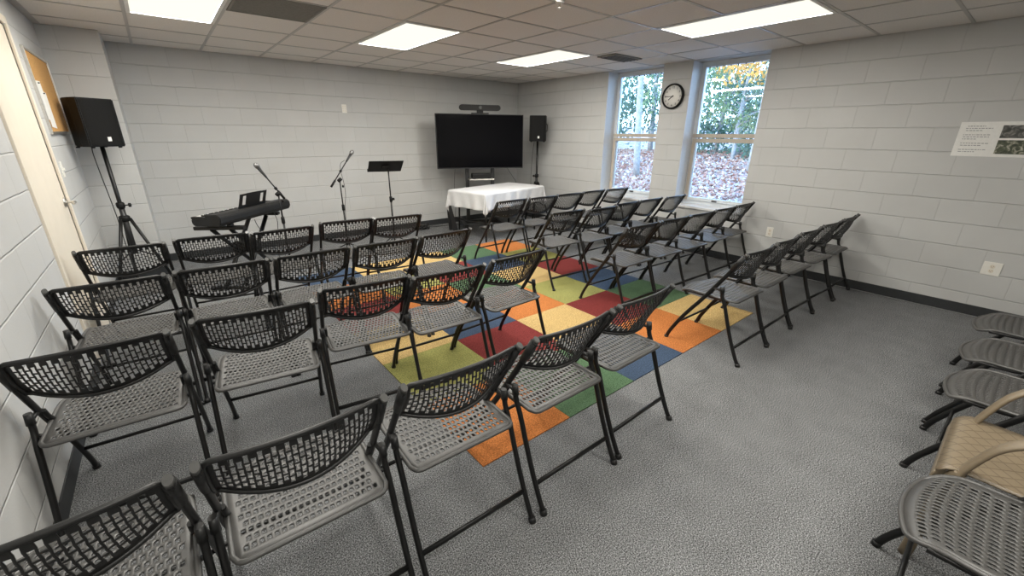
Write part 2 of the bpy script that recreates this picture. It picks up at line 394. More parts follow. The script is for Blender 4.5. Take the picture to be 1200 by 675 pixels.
# cork board
cb = thing('cork_board', 'long cork notice board in an aluminium frame beside the door', 'notice board', (XL, 0, 0))
y0, y1, z0, z1 = 4.945, 5.90, 1.51, 2.125
f = MB(); w = .022
f.box((0, y0, z0), (.018, y1, z0+w), .002); f.box((0, y0, z1-w), (.018, y1, z1), .002); f.box((0, y0, z0+w), (.018, y0+w, z1-w), .002); f.box((0, y1-w, z0+w), (.018, y1, z1-w), .002)
obj('frame', f, M['alu'], cb); obj('cork_panel', MB().box((0, y0+w, z0+w), (.010, y1-w, z1-w)), M['cork'], cb)
for k, (a, b, z, hh, rot) in enumerate(((4.985, 5.20, 1.62, .28, .03), (5.06, 5.27, 1.56, .27, -.05))):
    t = thing('paper_notice', ('upper' if k == 0 else 'lower')+' white sheet pinned to the cork board', 'notice', (XL+.0105+.0015*k, (a+b)/2, z+hh/2), 0, 'notices on the cork board')
    obj('sheet', MB().box((0, -(b-a)/2, -hh/2), (.001, (b-a)/2, hh/2), 0, Matrix.Rotation(rot, 4, 'X')), M['paper'], t)
    obj('pin', MB().lathe([(.006, 0), (.004, .004), (.005, .01)], 10, Matrix.Translation((0.001, 0, hh/2-.015)) @ Matrix.Rotation(PI/2, 4, 'Y')), M['bmetal'], t)

# ---- windows
def window(idx, a, b):
    fr = MB(); d0, d1 = WX, WX+.06; w = .055
    fr.box((d0, a, WZ), (d1, a+w, H), .002); fr.box((d0, b-w, WZ), (d1, b, H), .002); fr.box((d0, a+w, H-.06), (d1, b-w, H), .002)
    fr.box((d0, a+w, WZ), (d1, b-w, WZ+.05), .002)
    o = struct('window_%d' % idx, fr, M['wframe'])
    r = MB(); r.box((d0-.012, a+.012, 1.515), (d1, b-.012, 1.565), .002); obj('transom_bar', r, M['taupe'], o)
    sw = .05; s = MB()
    za, zb = WZ+.05, 1.505
    s.box((d0-.02, a+.02, zb-.05), (d1-.01, b-.02, zb), .002); s.box((d0-.02, a+.02, za), (d1-.01, a+.02+sw, zb-.05), .002); s.box((d0-.02, b-.02-sw, za), (d1-.01, b-.02, zb-.05), .002)
    sa = obj('lower_sash', s, M['taupe'], o)
    s = MB(); s.box((d0-.02, a+.02+sw, za), (d1-.01, b-.02-sw, za+.04), .002); obj('sash_bottom_rail', s, M['wframe'], o)
    m_ = (a+b)/2
    lk = MB(); lk.box((d0-.034, m_-.03, za+.010), (d0-.02, m_+.03, za+.026), .003); lk.tube([(d0-.034, m_, za+.018), (d0-.045, m_-.01, za+.020), (d0-.047, m_-.05, za+.022)], .005)
    obj('lock_handle', lk, M['dgrey'], sa)
    obj('pane', MB().box((d0+.02, a+.02+sw, za+.04), (d0+.024, b-.02-sw, zb-.05)), M['glass'], o)
    obj('pane', MB().box((d0+.02, a+w, 1.565), (d0+.024, b-w, H-.06)), M['glass'], o)
    bl = MB()
    for k in range(9): y = a+.10+k*(b-a-.2)/8; bl.box((d0+.004, y-.006, H-.072), (d0+.018, y+.006, H-.06))
    obj('weep_clip', bl, M['dgrey'], o)
    si = MB().box((XR-.022, a-.0, WZ-.03), (WX+.0, b+.0, WZ), .004)
    obj('window_sill', si, M['sill'], o)
    rv = MB(); rv.box((XR+.002, b-.004, WZ), (WX, b+.0005, H)); rv.box((XR+.002, a-.0005, WZ), (WX, a+.004, H))
    obj('reveal', rv, M['reveal'], o)
    return o
window(1, *W[0]); window(2, *W[1])

# ---- wall clock, 7:45
ck = thing('wall_clock', 'round black-rimmed wall clock between the two windows', 'clock', (XR, 3.380, 2.030))
R = Matrix(((0,0,-1,0),(-1,0,0,0),(0,1,0,0),(0,0,0,1)))      # local x->-Y, y->Z, z->-X
obj('rim', MB().lathe([(.155,0),(.158,.012),(.155,.034),(.148,.042),(.138,.040),(.135,.024)], 48, R, caps=False), M['black'], ck)
obj('dial', MB().lathe([(.137,.010),(.137,.0215),(.02,.0216)], 40, R), M['clockface'], ck)
for k in range(12):
    a = PI/2 - (k+1)*PI/6
    text(str(k+1), .034, 'numeral', M['black'], ck, R @ Matrix.Translation((.108*math.cos(a), .108*math.sin(a), .0225)))
def hand(name, ang, L, w, z):
    mb = MB(); mb.box((-w/2, -.018, z), (w/2, L, z+.0015)); bmesh.ops.transform(mb.bm, matrix=R @ Matrix.Rotation(-ang, 4, 'Z'), verts=mb.bm.verts[:]); obj(name, mb, M['black'], ck)
hand('hour_hand', 7.75/12*2*PI, .072, .009, .026); hand('minute_hand', .75*2*PI, .105, .006, .029)
obj('hub', MB().lathe([(.007,.025),(.007,.033),(.002,.034)], 14, R), M['black'], ck)

# ---- laminated sheet on the window wall
sh = thing('wall_poster', 'long laminated sheet of text and two aerial photographs taped to the window wall', 'poster', (XR, 0, 0))
SY0, SY1, SZ0, SZ1 = .567, -.02, 1.388, 1.667
obj('sheet', MB().box((-.0015, SY1, SZ0), (0, SY0, SZ1)), M['paper'], sh)
rnd = random.Random(3); zz = SZ1-.035
for para in (((.06,.12),(.04,.17),(.05,.10)), ((.035,.17),(.04,.17),(.04,.08)), ((.035,.17),(.04,.12)), ((.035,.16),(.04,.10))):
    tx = MB()
    for ind, L in para:
        y = SY0-.018-ind*.5; e = y-L
        while y > e+.01:
            w = rnd.uniform(.006,.02); tx.box((-.0022, y-w, zz-.0028), (-.0015, y, zz+.0028)); y -= w+.005
        zz -= .0172
    zz -= .0172
    obj('text_paragraph', tx, M['ink'], sh)
def aerial(name, seed, cols):
    m, nt, out = new_mat(name); b = N(nt, 'ShaderNodeBsdfPrincipled'); b.inputs['Roughness'].default_value = .4
    tc = N(nt, 'ShaderNodeTexCoord'); mp = N(nt, 'ShaderNodeMapping'); mp.inputs['Location'].default_value = (seed, seed*2, 0)
    vz = N(nt, 'ShaderNodeTexNoise'); vz.inputs['Scale'].default_value = 24; vz.inputs['Detail'].default_value = 6; vz.inputs['Distortion'].default_value = 1.2
    nt.links.new(tc.outputs['Object'], mp.inputs[0]); nt.links.new(mp.outputs[0], vz.inputs['Vector'])
    cr = N(nt, 'ShaderNodeValToRGB'); e = cr.color_ramp.elements; e[0].position = .38; e[0].color = cols[0]; e[1].position = .72; e[1].color = cols[2]; k = e.new(.52); k.color = cols[1]
    nt.links.new(vz.outputs['Fac'], cr.inputs[0]); nt.links.new(cr.outputs[0], b.inputs['Base Color']); nt.links.new(b.outputs[0], out.inputs[0]); return m
obj('photo', MB().box((-.0022, .06, 1.538), (-.0015, .313, 1.638)), aerial('aerial_grey', 1, (lin(42,44,40), lin(78,78,74), lin(150,146,142))), sh)
obj('photo', MB().box((-.0022, .06, 1.412), (-.0015, .313, 1.522)), aerial('aerial_green', 5, (lin(44,50,36), lin(78,84,62), lin(196,190,176))), sh)

# ---- rug of carpet tiles
RX, RY, RT = .912, 1.335, .6096
rows = ['O DG B O Y', 'L R Y R DG', 'Y B O L B', 'R O DG Y R', 'O L R B L', 'B Y Y DG O']
keys = ['Y', 'O', 'R', 'L', 'DG', 'B']
rg = MB()
for j, row in enumerate(rows):
    for i, k in enumerate(row.split()):
        rg.mi = keys.index(k); rg.box((RX+i*RT+.0006, RY+j*RT+.0006, .0), (RX+(i+1)*RT-.0006, RY+(j+1)*RT-.0006, .006))
rug = obj('patchwork_rug', rg, [M['rug'+k] for k in keys]); tag(rug, 'patchwork rug of red, orange, yellow, green and blue carpet squares under the chairs', 'rug')

# ------------------------------------------------------------------ perforated folding chair
def perforated(nu, nv, stag, hole, mapf, mu, mv, rad, rimr, thick, name, mat, bone=False, rimn=8):
    """staggered perforated shell. stag='v': columns shifted along v; 'u': rows shifted along u.
       mapf(u,v) gives the 3D point for u,v (0..1 lattice area; margins outside)"""
    mb = MB(); bm = mb.bm; vd = {}
    A, B = (nu, nv) if stag == 'v' else (nv, nu)              # A columns, B cells in each (shift along B)
    def uv(i, k):
        a, b = i/A, k/(2*B)
        return (a, b) if stag == 'v' else (b, a)
    def vert(i, k):
        if (i, k) not in vd: vd[(i, k)] = bm.verts.new(mapf(*uv(i, k)))
        return vd[(i, k)]
    ha, hb = hole
    for i in range(A):
        ks = [(k, k+2) for k in range(i % 2, 2*B-1, 2)]
        if i % 2: ks = [(0, 1)] + ks + [(2*B-1, 2*B)]
        for k0, k1 in ks:
            if k1-k0 == 1:
                mb._f([vert(i,k0), vert(i+1,k0), vert(i+1,k1), vert(i,k1)], True); continue
            outer = [vert(i,k0), vert(i,k0+1), vert(i,k1), vert(i+1,k1), vert(i+1,k0+1), vert(i+1,k0)]
            ca, cb_ = (i+.5), (k0+1)
            if bone: q = [(-.98,-1),(-.78,0),(-.98,1),(.98,1),(.78,0),(.98,-1)]
            else: q = [(-.62,-1),(-1,0),(-.62,1),(.62,1),(1,0),(.62,-1)]
            inner = [bm.verts.new(mapf(*uv(ca + x*ha*.5, cb_ + y*hb))) for x, y in q]
            for n in range(6): mb._f([outer[n], outer[(n+1)%6], inner[(n+1)%6], inner[n]], True)
    # ordered perimeter
    per = [(0,k) for k in range(0, 2*B)] + [(i,2*B) for i in range(0, A)] + [(A,k) for k in range(2*B, 0, -1)] + [(i,0) for i in range(A, 0, -1)]
    pin = [vert(*q) for q in per]; pout = []; pts = []
    for q in per:
        u, v_ = uv(*q); x = (u-.5)*(1+2*mu)*1.0; y = (v_-.5)*(1+2*mv)
        ax, ay = .5+mu, .5+mv; rx, ry = rad
        if abs(x) > ax-rx and abs(y) > ay-ry:
            cx, cy = math.copysign(ax-rx, x), math.copysign(ay-ry, y); dx, dy = (x-cx)/rx, (y-cy)/ry; L = math.hypot(dx, dy) or 1
            x, y = cx+dx/L*rx, cy+dy/L*ry
        p = mapf(x+.5, y+.5); pts.append(p); pout.append(bm.verts.new(p))
    n = len(per)
    for i in range(n): mb._f([pin[i], pin[(i+1)%n], pout[(i+1)%n], pout[i]], True)
    bmesh.ops.recalc_face_normals(bm, faces=bm.faces[:])
    o = obj(name, mb, mat, normals=False)
    sol = o.modifiers.new('s', 'SOLIDIFY'); sol.thickness = thick; sol.offset = 0
    bake(o)
    # thick rolled rim
    rb = MB(); rb.bm.from_mesh(o.data); rb.tube(pts, rimr, rimn, closed=True)
    me = bpy.data.meshes.new(name); rb.bm.to_mesh(me); rb.bm.free(); me.materials.append(mat); o.data = me
    return o

TUBE = [(.57,.012), (.555,.055), (.525,.115), (.462,.223), (.40,.315), (.345,.392), (.245,.545), (.155,.688), (.090,.794)]
REAR = [(0,.012), (.022,.05), (.055,.12), (.092,.21), (.128,.31), (.162,.41), (.19,.47), (.20,.525)]
def back_map(u, v):
    """u across 0..1, v 0 top .. 1 bottom"""
    s = max(-1.15, min(1.15, (u-.5)*2)); q = 1-min(1, s*s)
    z = .783 - .004*(1-q)
    L = .168 + .040*q
    dep = q*(.028 + .055*max(0, v))
    t = v*L
    lip = max(0, -v)*.02
    zz = z - t*.86; yy = .095 + (.80-zz)*.60 - dep - .012*math.sin(PI*min(1, max(0, v)))
    return V(((u-.5)*.40, yy - lip, zz))
def seat_map(u, v):
    """v 0 rear .. 1 front"""
    s = (u-.5)*2
    z = .447 - .010*(1-min(1, s*s))*math.sin(PI*min(1, max(0, v)))
    z -= .012*max(0, -v)*8*0
    if v > .80: z -= .030*((v-.80)/.25)**2
    f = max(0, v-.62)/.45
    return V(((u-.5)*.385*(1-.13*f*f), .125 + v*.405 - .032*f*s*s, z))
def make_chair(name='folding_chair'):
    t = thing(name, '', 'chair')
    seat = perforated(20, 13, 'u', (.70, .60), seat_map, .060, .070, (.09, .09), .0080, .005, 'seat', M['seatp'])
    seat.parent = t
    back = perforated(26, 5, 'v', (.80, .86), back_map, .045, .10, (.045, .14), .0080, .0035, 'backrest', M['plastic'], bone=True)
    back.parent = t
    # raised name-plate-like smooth lip behind the backrest top is part of its rim
    for sx in (-1, 1):
        X = sx*.228
        lg = obj('front_leg', MB().tube(spline([(X, y, z) for y, z in TUBE], 4), .0105, 10, ry=.0145, up=(0,1,0)), M['bmetal'], t)
        obj('rubber_foot', MB().tube([(X,.573,.0),(X,.571,.02)], [.0155,.0145], 10, ry=.0165, up=(0,1,0)), M['plastic'], lg)
        obj('end_cap', MB().tube([(X, .094, .786), (X, .085, .802)], [.0118,.0105], 10, ry=.0155, up=(0,1,0)), M['cap'], lg)
        # plastic sleeve joining the backrest to the tube
        sl = MB(); sl.tube([(X, .100+.002, .782), (X, .165, .674)], .0135, 10, ry=.018, up=(0,1,0)); sl.box((min(X, X-sx*.028), .095, .66), (max(X, X-sx*.028), .115, .79), 0, None) if False else None
        obj('back_bracket', sl, M['plastic'], t)
        X2 = sx*.238
        rl = obj('rear_leg', MB().tube(spline([(X2, y, z) for y, z in REAR], 4), .0105, 10, ry=.0135, up=(0,1,0)), M['bmetal'], t)
        obj('rubber_foot', MB().tube([(X2,-.004,.0),(X2,.003,.022)], [.0165,.0145], 10, ry=.0175, up=(0,1,0)), M['plastic'], rl)
        pv = MB(); pv.tube([(X2, .196, .500), (X2, .202, .545)], [.0140,.0115], 10, ry=.017, up=(0,1,0)); pv.tube([(X2, .20, .515), (sx*.230, .262, .517)], .009, 8)
        obj('pivot_bracket', pv, M['plastic'], rl)
        rail = MB(); rail.tube(spline([(sx*.216, .262, .515), (sx*.214, .285, .470), (sx*.212, .33, .438), (sx*.209, .48, .430)], 4), .009, 8); rail.tube([(sx*.236, .185, .455), (sx*.212, .20, .436), (sx*.211, .33, .436)], .008, 8)
        obj('seat_rail', rail, M['bmetal'], t)
    obj('rear_crossbar', MB().tube([(-.238,.055,.122),(.238,.055,.122)], .0085, 10, ry=.0125, up=(0,0,1)), M['bmetal'], t)
    obj('front_crossbar', MB().tube([(-.228,.495,.165),(.228,.495,.165)], .0085, 10), M['bmetal'], t)
    return t
chair0 = make_chair()
used = [False]
def place_chair(x, y, deg, label, group):
    o = chair0 if not used[0] else copy_tree(chair0)
    used[0] = True
    # x,y = middle of the rear feet
    o.location = (x, y, 0); o.rotation_euler = (0, 0, math.radians(deg)); o['label'] = label; o['group'] = group; o['category'] = 'chair'
    return o
ORD = ['first', 'second', 'third', 'fourth', 'fifth']
ROWN = ['row along the near edge of the rug', 'second row from the near rug edge', 'third row from the near rug edge', 'front row by the television']
LEFT = [
    [(-.37,.965,-1), (.135,.965,-1.5), (.66,.965,-1.5), (1.198,.955,-.3), (1.723,.968,1)],
    [(-.36,1.92,-3), (.17,1.925,-8), (.69,1.985,-8), (1.155,1.895,-3), (1.70,1.915,2.5)],
    [(-.355,2.81,-3), (.15,2.80,-2), (.655,2.79,0), (1.145,2.765,-3), (1.66,2.775,2.5)],
    [(-.34,3.70,-2), (.17,3.73,-4), (.66,3.675,3), (1.185,3.74,-5), (1.64,3.66,-4)]]
RIGHT = [
    [(3.11,.99,-1), (3.62,.995,0), (4.15,1.0,-2), (4.67,.99,-3), (5.20,.98,0)],
    [(3.19,1.995,-1), (3.69,1.985,-2), (4.18,1.975,-2), (4.70,1.98,-1), (5.19,1.99,1)],
    [(3.15,2.875,-3), (3.63,2.80,1), (4.14,2.87,1), (4.65,2.88,1), (5.16,2.85,2)],
    [(3.18,3.82,2), (3.68,3.81,-1), (4.17,3.82,-4), (4.69,3.84,2), (5.18,3.81,-2)]]
for r in range(4):
    for k in range(5):
        place_chair(*LEFT[r][k], 'black folding chair, %s, %s from the door wall' % (ROWN[r], ORD[k]), 'folding chairs set out in rows')
for r in range(4):
    for k in range(5):
        place_chair(*RIGHT[r][k], 'black folding chair, %s, %s from the window wall' % (ROWN[r], ORD[4-k]), 'folding chairs set out in rows')
ROW0 = [(1.15,-.60,-1,'black folding chair just entering the picture below the nearest large dark seat'), (1.685,-.56,1,'large dark folding chair directly in front of the tan plastic armchair'), (2.77,-.535,-1,'folding chair reflecting blue just beyond the tan plastic armchair'),
        (3.32,-.535,0,'blue-lit folding chair second beyond the tan plastic armchair'), (3.91,-.535,0,'blue-lit folding chair third beyond the tan armchair, close to the window wall')]
for x, y, a, lab in ROW0: place_chair(x, y, a, lab, 'folding chairs beside the tan armchair')

# ------------------------------------------------------------------ tan resin armchair
pc = thing('plastic_armchair', 'tan resin garden armchair standing among the black folding chairs', 'armchair', (2.19, -.285, 0), 0)
def pseat(u, v):
    s = (u-.5)*2; w = .225 + .012*v
    z = .425 - .014*(1-s*s)*math.sin(PI*v) - (.035*((v-.88)/.12)**2 if v > .88 else 0) + .012*v
    return V((s*w, -.22 + v*.46, z))
m, nt, out = new_mat('tan_resin_diamond')
b = N(nt, 'ShaderNodeBsdfPrincipled'); b.inputs['Roughness'].default_value = .38
tc = N(nt, 'ShaderNodeTexCoord'); mp = N(nt, 'ShaderNodeMapping'); mp.inputs['Rotation'].default_value = (0,0,PI/4); mp.inputs['Scale'].default_value = (1,1,0)
br = N(nt, 'ShaderNodeTexBrick'); br.offset = 0; br.inputs['Scale'].default_value = 1; br.inputs['Brick Width'].default_value = .042; br.inputs['Row Height'].default_value = .042; br.inputs['Mortar Size'].default_value = .0022
br.inputs['Color1'].default_value = (.20,.158,.105,1); br.inputs['Color2'].default_value = (.20,.158,.105,1); br.inputs['Mortar'].default_value = (.12,.09,.058,1)
nt.links.new(tc.outputs['Object'], mp.inputs[0]); nt.links.new(mp.outputs[0], br.inputs['Vector']); nt.links.new(br.outputs['Color'], b.inputs['Base Color']); nt.links.new(b.outputs[0], out.inputs[0])
M['tan_seat'] = m
so = obj('seat', MB().grid(pseat, 16, 20), M['tan_seat'], pc); so.modifiers.new('s', 'SOLIDIFY').thickness = .006; bake(so)
ap = MB()
fl_ = [pseat(i/16, 1) for i in range(17)]
ap.grid(lambda u, v: pseat(u, 1) + V((0, .006*v, -.055*v)), 16, 3)
so = obj('seat_apron', ap, M['tan'], pc); so.modifiers.new('s', 'SOLIDIFY').thickness = .006; bake(so)
def lmap(path, wide):
    """open U-section leg: path of points with outward direction; returns grid function"""
    P = spline(path, 6); n = len(P)-1
    return P, n
for sx in (-1, 1):
    # front leg, tapering, flared forward, runs up into the arm
    leg = MB(); pts = spline([(sx*.245,.222,0),(sx*.238,.214,.15),(sx*.230,.205,.30),(sx*.222,.196,.385),(sx*.220,.180,.425)], 5)
    leg.tube(pts, [.014+.012*i/(len(pts)-1) for i in range(len(pts))], 12, ry=.020, up=(0,1,0)); obj('leg', leg, M['tan'], pc)
    leg = MB(); pts = spline([(sx*.262,-.315,0),(sx*.250,-.285,.2),(sx*.235,-.245,.40),(sx*.232,-.245,.47)], 5)
    leg.tube(pts, [.016+.010*i/(len(pts)-1) for i in range(len(pts))], 12, ry=.026, up=(0,1,0)); obj('leg', leg, M['tan'], pc)
    arm = MB(); pts = spline([(sx*.222,.185,.40),(sx*.224,.165,.47),(sx*.232,.12,.575),(sx*.246,.05,.64),(sx*.258,-.04,.655),(sx*.258,-.14,.65),(sx*.235,-.26,.63)], 6)
    arm.tube(pts, [.036-.006*math.sin(PI*min(1,i/(len(pts)-1))) for i in range(len(pts))], 12, ry=.011, up=(0,.7,.7)); obj('arm', arm, M['tan'], pc)
def pback(u, v):
    s = (u-.5)*2; w = .225+.015*v-.06*max(0,v-.75)
    return V((s*w, -.235-.17*v+.06*s*s*(.4+.6*v)*1.0, .42+.43*v-.05*s*s*v*v))
bk = MB(); 
for k in range(5):
    u0 = k/5+.02; u1 = (k+1)/5-.02; bk.grid(lambda u, v, u0=u0, u1=u1: pback(u0+(u1-u0)*u, .12+.72*v), 3, 10)
bk.grid(lambda u, v: pback(u, .82+.18*v), 16, 4); bk.grid(lambda u, v: pback(u, .0+.14*v), 16, 3)
so = obj('backrest', bk, M['tan'], pc); so.modifiers.new('s', 'SOLIDIFY').thickness = .007; bake(so)

# ------------------------------------------------------------------ loudspeakers on tripods
def speaker(label, loc, deg):
    t = thing('loudspeaker', label, 'loudspeaker', loc, math.radians(deg), 'loudspeakers on tripods')
    # local -Y is the front; trapezoid cabinet
    w, wb, dp, h = .145, .105, .27, .415
    poly = [(-w,-dp/2,0),(w,-dp/2,0),(w,-.02,0),(wb,dp/2,0),(-wb,dp/2,0),(-w,-.02,0)]
    cab = MB().prism(poly, (0,0,0), (0,0,h)); bmesh.ops.bevel(cab.bm, geom=cab.bm.edges[:], offset=.008, segments=2, affect='EDGES')
    obj('cabinet', cab, M['black'], t)
    obj('grille', MB().grid(lambda u, v: V(((u-.5)*(2*w-.02), -dp/2-.004-.012*math.sin(PI*u)**.5 if 0 < u < 1 else -dp/2+.002, .012+v*(h-.024))), 16, 6), M['grille'], t)
    obj('badge', MB().box((-.002, -dp/2-.020, .048), (.028, -dp/2-.012, .086), .002), M['paper'], t)
    for sx in (-1, 1):
        for y in (-dp/2+.03, dp/2-.04): obj('foot', MB().lathe([(.014,-.012),(.016,0)], 12, Matrix.Translation((sx*(w-.035), y, 0))), M['black'], t)
    hd = MB(); hd.tube([(w+.002,-.04,.16),(w+.014,-.03,.17),(w+.014,-.03,.27),(w+.002,-.04,.28)], .007, 8); obj('handle', hd, M['black'], t)
    return t
def tripod(label, loc, deg, top, spread=.42, hub=.72):
    t = thing('speaker_stand', label, 'speaker stand', loc, math.radians(deg), 'tripod speaker stands')
    obj('pole', MB().tube([(0,0,hub-.35),(0,0,top)], .0175, 14), M['bmetal'], t)
    obj('sleeve', MB().tube([(0,0,hub-.36),(0,0,hub+.12)], .024, 14), M['dgrey'], t)
    c = MB(); c.lathe([(.028,hub+.10),(.034,hub+.115),(.034,hub+.15),(.026,hub+.16)], 16); obj('collar', c, M['black'], t)
    c = MB(); c.lathe([(.030,hub-.03),(.045,hub-.02),(.045,hub+.02),(.030,hub+.03)], 16); obj('leg_hub', c, M['black'], t)
    kn = MB().tube([(.03,0,hub+.13),(.062,0,hub+.13)], .006, 8); kn.lathe([(.006,0),(.02,.004),(.02,.02),(.008,.024)], 10, Matrix.Translation((.06,0,hub+.13)) @ Matrix.Rotation(PI/2,4,'Y')); obj('knob', kn, M['black'], t)
    for k in range(3):
        a = k*2*PI/3; c_, s_ = math.cos(a), math.sin(a)
        lg = obj('leg', MB().tube([(c_*.04,s_*.04,hub),(c_*spread,s_*spread,.02)], .015, 10), M['bmetal'], t)
        obj('rubber_foot', MB().tube([(c_*(spread-.03),s_*(spread-.03),.066),(c_*(spread+.008),s_*(spread+.008),.0)], [.015,.017], 10), M['black'], lg)
        obj('brace', MB().tube([(c_*.02,s_*.02,hub-.33),(c_*spread*.55,s_*spread*.55,hub*.46)], .007, 8), M['dgrey'], t)
    return t
SPL = (-.405, 5.66); SPR = (5.20, 5.72)
tripod('black tripod stand under the loudspeaker beside the door corner', (SPL[0], SPL[1], 0), -15, 1.40, .27)
speaker('black loudspeaker on its tripod beside the cork board', (SPL[0]-.02, SPL[1], 1.402), 35)
tripod('black tripod stand under the loudspeaker right of the television', (SPR[0], SPR[1], 0), 180, 1.43, .28)
speaker('black loudspeaker on its tripod between television and windows', (SPR[0], SPR[1], 1.432), -42)
def cord(name, label, pts, r=.004, n=8, cat='cable'):
    return tag(obj(name, MB().tube(spline(pts, n), r, 6), M['cable']), label, cat)
cord('speaker_cable', 'thin black cable hanging from the loudspeaker near the cork board', [(-.47,5.58,1.402),(-.475,5.585,1.33),(-.47,5.6,1.15),(-.46,5.62,.9),(-.455,5.64,.70),(-.45,5.60,.4),(-.40,5.56,.05),(-.2,5.7,.006)])
cord('speaker_cable', 'thin black cable hanging from the loudspeaker near the windows', [(5.07,5.66,1.43),(5.04,5.66,1.25),(5.03,5.68,.9),(5.05,5.7,.4),(5.06,5.74,.05),(4.95,5.9,.006)])

# ------------------------------------------------------------------ television on its cart
tvc = V((4.165, 5.98)); tva = math.radians(-23)
cart = thing('tv_cart', 'dark grey wheeled television cart behind the white-covered table', 'tv cart', (tvc.x, tvc.y, 0), tva)
for sx in (-1, 1):
    obj('post', MB().box((sx*.22-.03, .07, .10), (sx*.22+.03, .11, 1.70), .004), M['dgrey'], cart)
    fb = MB(); fb.prism([(sx*.33-.03,-.36,.06),(sx*.33+.03,-.36,.06),(sx*.33+.03,.42,.06),(sx*.33-.03,.42,.06)], (0,0,.0), (0,0,.06)); obj('base_rail', fb, M['dgrey'], cart)
    for y in (-.32, .38):
        w_ = MB().lathe([(.012,-.015),(.03,-.012),(.03,.012),(.012,.015)], 16, Matrix.Translation((sx*.33, y, .03)) @ Matrix.Rotation(PI/2,4,'Y')); obj('caster', w_, M['black'], cart)
obj('cross_plate', MB().box((-.33, .06, .06), (.33, .12, .12), .004), M['dgrey'], cart)
obj('mount_plate', MB().box((-.30, .03, 1.20), (.30, .07, 1.66), .004), M['dgrey'], cart)
obj('shelf', MB().box((-.21, -.10, .815), (.21, .12, .835), .003), M['alu'], cart)
dv = thing('media_box', 'small black electronics box on the shelf below the television', 'media player', (tvc.x, tvc.y, .835), tva)
obj('case', MB().box((-.16, -.08, .004), (.16, .06, .085), .006), M['black'], dv); q = MB()
for sx in (-.12,.12):
    for y in (-.06,.04): q.lathe([(.01,0),(.01,.005)], 8, Matrix.Translation((sx,y,0)))
obj('foot_pads', q, M['cable'], dv)
tv = thing('television', 'large dark flat-screen television on the cart in the corner', 'television', (tvc.x, tvc.y, 1.0), tva)
tw, th = .725, .845
obj('housing', MB().box((-tw, -.035, 0), (tw, .03, th), .004), M['black'], tv)
obj('screen', MB().box((-tw+.010, -.0375, .018), (tw-.010, -.034, th-.010)), M['screen'], tv)
fz = MB(); fz.box((-tw, -.038, 0), (tw, -.033, .016)); fz.box((-tw,-.038,th-.008),(tw,-.033,th)); fz.box((-tw,-.038,0),(-tw+.008,-.033,th)); fz.box((tw-.008,-.038,0),(tw,-.033,th))
obj('bezel', fz, M['dgrey'], tv)
bar = thing('conference_camera_bar', 'long dark grey camera bar with a lens on top of the television', 'camera', (tvc.x, tvc.y, 1.845), tva)
cb_ = MB(); hh, L = .042, .335
prof = [(L*.0,0)]
poly = [(-L+hh+hh*math.cos(a), -.045, .095+hh*math.sin(a)) for a in [PI/2+PI*k/10 for k in range(11)]] + [(L-hh+hh*math.cos(a), -.045, .095+hh*math.sin(a)) for a in [-PI/2+PI*k/10 for k in range(11)]]
cb_.prism(poly, (0,0,0), (0,.085,0), True); bmesh.ops.bevel(cb_.bm, geom=[e for e in cb_.bm.edges if len({round(v.co.y,3) for v in e.verts}) == 1], offset=.006, segments=2, affect='EDGES')
M['fabric'] = plain('speaker_fabric', (.02,.02,.02,1), .85, var=.15, scale=400, bump=.3)
obj('body', cb_, M['fabric'], bar)
ln = MB().lathe([(.026,0),(.026,.008),(.020,.012),(.012,.010),(.002,.009)], 24, Matrix.Translation((0,-.045,.095)) @ Matrix.Rotation(PI/2,4,'X')); obj('lens', ln, M['cap'], bar)
st = MB(); st.box((-.14,-.03,0),(.14,.03,.018),.004); st.box((-.05,-.02,.018),(.05,.02,.056)); obj('stand', st, M['black'], bar)
cord('hanging_cable', 'thin black cord running from the television down towards the corner', [(4.56,5.78,1.02),(4.62,5.79,.95),(4.78,5.86,.82),(4.95,5.98,.70),(5.05,6.1,.55),(5.2,6.3,.2),(5.3,6.45,.01)], .004)
cord('hanging_cable', 'thin black cord hanging straight down left of the television cart', [(3.80,6.20,1.03),(3.80,6.23,.9),(3.79,6.25,.6),(3.80,6.25,.3),(3.78,6.28,.02)], .003)

# folded dark panel leaning at the left of the table
lp = thing('leaning_panel', 'dark grey folded easel board standing left of the white table', 'easel', (3.62, 6.12, 0), math.radians(-20))
pm = MB(); pm.prism([(-.035,-.02,.0),(.035,-.02,.0),(.005,-.02,.46),(-.06,-.02,.46)], (0,0,0), (0,.03,0)); obj('board', pm, M['dgrey'], lp)
pm = MB(); pm.prism([(.02,-.10,0),(.10,-.10,0),(0,-.04,.46),(-.06,-.04,.46)], (0,0,0), (0,.02,0)); obj('strut', pm, M['dgrey'], lp)

